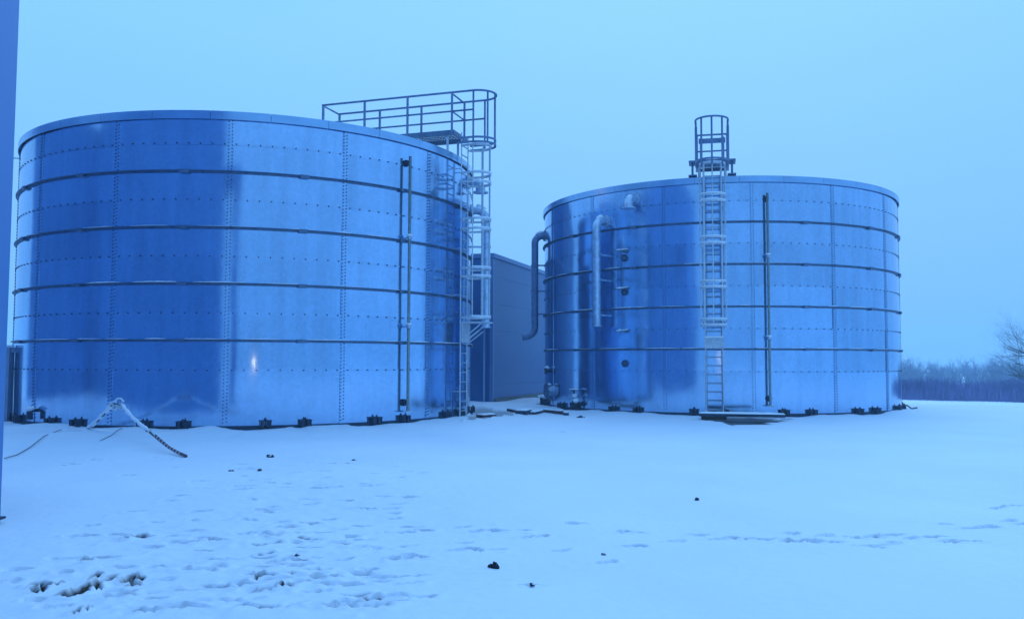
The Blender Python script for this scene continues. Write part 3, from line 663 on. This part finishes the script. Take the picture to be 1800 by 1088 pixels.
sl = plank(Vector((s0.x, s0.y, -.02)), Vector((s1.x, s1.y, -.02)), .55, .06, M_DARK, 'long dark slab with snow on it lying across the foot of the front ladder', 'slab', True, .10, 'threshold_slab')
mb = MB(); d = (s1-s0); 
mb.box(s0+d*.17+Vector((0, -.04, .03)), (d.length*.30, .16, .11), math.atan2(d.y, d.x)); tag(mb.build('wooden_beam', M_WOOD), 'weathered brown beam showing under the left half of the snowy slab', 'beam')
bk = on(957, 709); mb = MB(); mb.box(bk+Vector((0, 0, .12)), (.30, .3, .30)); mb.box(bk+Vector((-.05, -.04, .0)), (.42, .38, .12), .3); mb.box(bk+Vector((.12, -.1, .2)), (.12, .3, .2), .2)
o = mb.build('valve_block', M_DARK); tag(o, 'dark block with a snow cap where the farther tank meets the panel building', 'block')
mb = MB(); mb.blob(bk+Vector((.02, 0, .30)), (.25, .22, .08), 31); mb.build('snow_cap', M_SNOWCAP, o, True)
# cable end at the right foot of the farther tank
def cable(name, pts, r, m, label, cat='cable'):
    mb = MB(); mb.tube(pts, r, 8); o = mb.build(name, m, None, True); return tag(o, label, cat)
cable('loose_cable', [on(1583, 719, .10), on(1588, 718, .12), on(1594, 716, .06), on(1603, 718, .02), on(1612, 717, .0)], .022, M_CABLE, 'loose black cable end at the far right foot of the farther tank')
cable('thin_wire', [on(8, 806, .02), on(30, 799, .02), on(52, 788, .02), on(78, 772, .02), on(108, 757, .02)], .007, M_CABLE, 'long thin wire on the snow beside the hall corner')
cable('thin_wire', [on(176, 777, .012), on(195, 768, .012), on(206, 761, .012), on(215, 758, .012)], .006, M_CABLE, 'short faint wire on the snow below the arched cable')
# stiff cable arched out of the snow
ac = empty('arched_cable', on(327, 806), 'frosted stiff cable with striped tape, arched out of the snow before the nearer tank', 'cable'); A0 = ac.location
def lc(p): return Vector(p)-A0
lf = Vector((-8.95, 18.30, .0)); lf.z = gh(lf.x, lf.y); ap = dep(203, 709, 16.6); ap0 = dep(196, 713, 16.8); ap1 = dep(216, 714, 16.4); rt = Vector(A0)+Vector((0, 0, .01)); md = dep(266, 762, 14.9)
g = random.Random(3)
def wob(a, b, n, s): return [a.lerp(b, i/n)+Vector((0, 0, g.uniform(-s, s)-.04*math.sin(PI*i/n))) for i in range(n+1)]
core = wob(lf, ap0, 12, .012)+[ap]+wob(ap1, md, 14, .012)+wob(md, rt, 8, .006)[1:]
mb = MB(); mb.tube([lc(p) for p in core], .016, 8); mb.build('core', M_CABLE, ac, True)
mb = MB(); pts = wob(lf, ap0, 22, .012); mb.tube([lc(p)+Vector((0, 0, .015)) for p in pts], [g.uniform(.028, .05) for _ in pts], 8)
pts = wob(ap1, md.lerp(ap1, .05), 22, .012); mb.tube([lc(p)+Vector((0, 0, .012)) for p in pts], [g.uniform(.022, .045) for _ in pts], 8)
for i in range(5): mb.blob(lc(lf)+Vector((g.uniform(-.1, .5), g.uniform(-.3, .1), .0)), (.22, .15, .04), 50+i)
mb.build('frost_sleeve', M_SNOWCAP, ac, True)
mb = MB()
for i in range(9):
    p = lc(ap0.lerp(ap1, g.random()))+Vector((0, 0, g.uniform(-.02, .05)))
    mb.tube([p, p+Vector((g.uniform(-.1, .1), 0, g.uniform(-.12, .09))), p+Vector((g.uniform(-.16, .16), g.uniform(-.05, .05), g.uniform(-.1, .06)))], .012, 6)
mb.tube(arc(lc(ap)+Vector((.07, 0, .03)), Vector((1, 0, 0)), Zv, .07, 0, 330, 14), .016, 6); mb.build('knot', M_SNOWCAP, ac, True)
mb = MB(); st = wob(md.lerp(rt, .12), rt, 22, .002)
mb.tube([lc(p)+Vector((0, 0, .012)) for p in st], .024, 8); cut = len(mb.f)
for i in range(0, 20, 2):
    a, b = st[i], st[i+1]; mb.tube([lc(a)+Vector((0, 0, .012)), lc(a.lerp(b, .45))+Vector((0, 0, .012))], .0265, 8)
mb.build('tape_wrap', M_TAPE, ac, False, M_FROST, cut)

# ------------------------------------------------------------------ vegetation
def grow(mb, p, d, L, r, lvl, rg, sides, spread=.6, up=.12, mx=6):
    n = 3; pts = [p.copy()]; rs = [r]; q = p.copy(); dd = d.copy()
    for i in range(n):
        dd = (dd+Vector((rg.gauss(0, .13), rg.gauss(0, .13), rg.gauss(0, .1)+up*.3))).normalized(); q = q+dd*(L/n); pts.append(q.copy()); rs.append(r*(1-.35*(i+1)/n))
    mb.tube(pts, rs, sides, caps=False)
    if lvl >= mx: return
    for k in range(rg.choice((2, 3, 3)) if lvl else 4):
        i = rg.choice((1, 2, 3, 3)); a = Vector((rg.gauss(0, 1), rg.gauss(0, 1), rg.gauss(0, .6)))
        nd = (dd*.8+a.normalized()*spread+Vector((0, 0, up))).normalized(); grow(mb, pts[i], nd, L*rg.uniform(.62, .85), rs[i]*rg.uniform(.5, .68), lvl+1, rg, sides, spread, up, mx)
bt = dep(1813, 690, 90); tz = gh(bt.x, bt.y)
tree = empty('bare_tree', (bt.x, bt.y, tz), 'tall leafless tree at the right edge rising above the reeds', 'tree')
rg = random.Random(12)
mb = MB(); tp_ = [Vector((0, 0, -.2)), Vector((.05, 0, 1.2)), Vector((-.1, .1, 2.6)), Vector((-.05, 0, 4.0)), Vector((-.25, .05, 5.2)), Vector((-.2, 0, 6.6)), Vector((-.55, 0, 7.4))]; tr_ = [.22, .18, .15, .13, .10, .06, .012]
mb.tube(tp_, tr_, 10); mb.build('trunk', M_BARK, tree, True)
mb = MB()
for i in range(2, 7):
    for k in range(8):
        a = rg.uniform(0, 6.28); d = Vector((math.cos(a), math.sin(a), rg.uniform(.0, .7))).normalized()
        grow(mb, tp_[i].lerp(tp_[i-1], rg.uniform(0, .6)), d, rg.uniform(1.5, 2.5)*(1.1 if i < 5 else .7), tr_[i]*.5, 2, rg, 3, .7, .1, 7)
mb.build('crown', M_BARK, tree)
# reed bed
mb = MB(); rg = random.Random(5)
for i in range(26000):
    x = rg.uniform(12, 62); y = (rg.uniform(55.5, 60.5) if rg.random() < .16 else 59.5+abs(rg.gauss(0, .45))**1.2*12)+(x-30)*-.05+.6*math.sin(x*.5)
    z = gh(x, y)-.05; h = 1.55*rg.uniform(.75, 1.15)*(1+.12*math.sin(x*.9)+.1*math.sin(x*.31+2)); h *= 1.0 if y > 60.0 else rg.uniform(.3, .9); w = rg.uniform(.006, .013)
    lx, ly = rg.gauss(0, .09), rg.gauss(0, .09); a = rg.uniform(0, PI); cx_, sx_ = math.cos(a)*w, math.sin(a)*w
    p0 = (x, y, z); p1 = (x+lx*.4, y+ly*.4, z+h*.6); p2 = (x+lx, y+ly, z+h)
    vs = []
    for (px, py, pz), s in ((p0, 1), (p1, .9), (p2, .5)):
        vs += [(px+cx_*s, py+sx_*s, pz), (px-cx_*.5*s-sx_*s*.87, py-sx_*.5*s+cx_*s*.87, pz), (px-cx_*.5*s+sx_*s*.87, py-sx_*.5*s-cx_*s*.87, pz)]
    mb.add(vs, [(0, 1, 4, 3), (1, 2, 5, 4), (2, 0, 3, 5), (3, 4, 7, 6), (4, 5, 8, 7), (5, 3, 6, 8)])
    if rg.random() < .35:
        l2 = rg.uniform(.2, .5); b = rg.uniform(0, 6.28); q0 = Vector(p1); q1 = q0+Vector((math.cos(b)*l2*.5, math.sin(b)*l2*.5, l2)); mb.tube([q0, q1], [w*.7, w*.4], 3, caps=False)
o = mb.build('reed_bed', M_REED); o['kind'] = 'stuff'; tag(o, 'dense purple brown reed bed along the far edge of the snow field', 'reeds')
# far wood
mb = MB(); rg = random.Random(8)
for i in range(210):
    x = rg.uniform(52, 165); y = rg.uniform(165, 205); z = gh(x, y)
    hgt = rg.uniform(7.6, 9.6)+.8*math.sin(x*.13)
    mb.tube([Vector((x, y, z-.3)), Vector((x+rg.gauss(0, .2), y, z+hgt*.45))], [.18, .12], 4, caps=False)
    for k in range(7):
        a = rg.uniform(0, 6.28); d = Vector((math.cos(a)*.6, math.sin(a)*.6, 1)).normalized()
        grow(mb, Vector((x, y, z+hgt*rg.uniform(.1, .45))), d, hgt*.25, .15, 3, rg, 3, .75, .15, 6)
o = mb.build('far_wood', M_FAR); o['kind'] = 'stuff'; tag(o, 'pale leafless wood on the misty horizon behind the reeds', 'wood')

# ------------------------------------------------------------------ lamp behind the viewer, mirrored in the nearer tank
fl = empty('portable_floodlight', (.55, -5.2, 0), 'warm lit floodlight on a low stand facing the nearer tank', 'lamp', None, R(14))
mb = MB(); mb.box((0, -.05, 1.3), (.30, .10, .24)); mb.box((0, .012, 1.43), (.30, .03, .02)); mb.build('housing', M_DARK, fl)
mb = MB(); mb.box((0, .004, 1.3), (.13, .006, .16)); mb.build('lamp_lens', LAMP, fl)
for a in (90, 210, 330):
    mb = MB(); mb.tube([Vector((0, -.05, .95)), Vector((.38*math.cos(R(a)), -.05+.38*math.sin(R(a)), -.02))], .014, 8); mb.build('leg', M_DARK, fl)
mb = MB(); mb.tube([(0, -.05, .9), (0, -.05, 1.19)], .018, 8); mb.build('pole', M_DARK, fl)

# ------------------------------------------------------------------ air
HAZE = .0016
mb = MB(); mb.box((0, 120, 4), (760, 620, 26)); o = mb.build('haze', bpy.data.materials.new('haze_air')); o['kind'] = 'stuff'
m = o.data.materials[0]; m.use_nodes = True; nt = m.node_tree; nt.nodes.remove(nt.nodes['Principled BSDF']); pv = nt.nodes.new('ShaderNodeVolumePrincipled')
pv.inputs['Color'].default_value = (.62, .88, 1, 1); pv.inputs['Density'].default_value = HAZE; pv.inputs['Anisotropy'].default_value = 0
nt.links.new(pv.outputs[0], nt.nodes['Material Output'].inputs['Volume']); tag(o, 'thin winter haze lying over the whole site', 'haze')

# ------------------------------------------------------------------ light
SUN_EL, SUN_AZ = R(38), R(14)
w = bpy.data.worlds.new('World'); bpy.context.scene.world = w; w.use_nodes = True; nt = w.node_tree; N = nt.nodes; L = nt.links
bg = N['Background']; bg.inputs['Strength'].default_value = .1
sk = N.new('ShaderNodeTexSky'); sk.sky_type = 'NISHITA'; sk.sun_disc = False; sk.sun_elevation = SUN_EL; sk.sun_rotation = SUN_AZ; sk.air_density = 1.5; sk.dust_density = 3; sk.ozone_density = 4
tc = N.new('ShaderNodeTexCoord'); sx = N.new('ShaderNodeSeparateXYZ'); L.new(tc.outputs['Generated'], sx.inputs[0])
cr = N.new('ShaderNodeValToRGB'); L.new(sx.outputs['Z'], cr.inputs['Fac']); e = cr.color_ramp.elements
HOR = (2.0, 5.2, 10.8); MID = (2.75, 6.8, 13.2); ZEN = (3.4, 8.2, 16.0)
e[0].position = 0; e[0].color = (*HOR, 1); e[1].position = 1; e[1].color = (*ZEN, 1); k = e.new(.36); k.color = (*MID, 1)
cl = N.new('ShaderNodeTexNoise'); cl.inputs['Scale'].default_value = 1.6; cl.inputs['Detail'].default_value = 3; L.new(tc.outputs['Generated'], cl.inputs['Vector'])
mr = N.new('ShaderNodeMapRange'); mr.inputs['To Min'].default_value = .97; mr.inputs['To Max'].default_value = 1.03; L.new(cl.outputs['Fac'], mr.inputs['Value'])
vm = N.new('ShaderNodeVectorMath'); vm.operation = 'SCALE'; L.new(cr.outputs['Color'], vm.inputs[0]); az = N.new('ShaderNodeMapRange'); az.inputs['From Min'].default_value = -1; az.inputs['From Max'].default_value = 1; az.inputs['To Min'].default_value = .87; az.inputs['To Max'].default_value = 1.0
L.new(sx.outputs['Y'], az.inputs['Value']); ml = N.new('ShaderNodeMath'); ml.operation = 'MULTIPLY'; L.new(mr.outputs[0], ml.inputs[0]); L.new(az.outputs[0], ml.inputs[1]); L.new(ml.outputs[0], vm.inputs['Scale'])
mx = N.new('ShaderNodeMix'); mx.data_type = 'RGBA'; mx.inputs['Factor'].default_value = .975; L.new(sk.outputs[0], mx.inputs['A']); L.new(vm.outputs[0], mx.inputs['B']); L.new(mx.outputs['Result'], bg.inputs['Color'])
sd = bpy.data.lights.new('sun', 'SUN'); sd.energy = .85; sd.angle = R(50); sd.color = (.42, .70, 1.0)
so = bpy.data.objects.new('sun', sd); C.objects.link(so)
dv = Vector((math.sin(SUN_AZ)*math.cos(SUN_EL), math.cos(SUN_AZ)*math.cos(SUN_EL), math.sin(SUN_EL))); so.rotation_euler = dv.to_track_quat('Z', 'Y').to_euler()

# ------------------------------------------------------------------ camera and view
cd = bpy.data.cameras.new('camera'); cam = bpy.data.objects.new('camera', cd); C.objects.link(cam); bpy.context.scene.camera = cam
cd.sensor_fit = 'HORIZONTAL'; cd.sensor_width = 36; cd.lens = F/1800*36; cd.clip_end = 3000; cd.clip_start = .05
cR, sR, cP, sP = math.cos(ROLL), math.sin(ROLL), math.cos(PIT), math.sin(PIT)
rt_ = Vector((cR, -sR*sP, sR*cP)); up_ = Vector((-sR, -cR*sP, cR*cP)); bk_ = -Vector((0, cP, sP))
Mx = Matrix((rt_, up_, bk_)).transposed().to_4x4(); Mx.translation = Vector((0, 0, H)); cam.matrix_world = Mx
bpy.context.scene.cycles.volume_bounces = 3
vs = bpy.context.scene.view_settings; vs.view_transform = 'Standard'; vs.look = 'None'; vs.exposure = 0; vs.gamma = 1
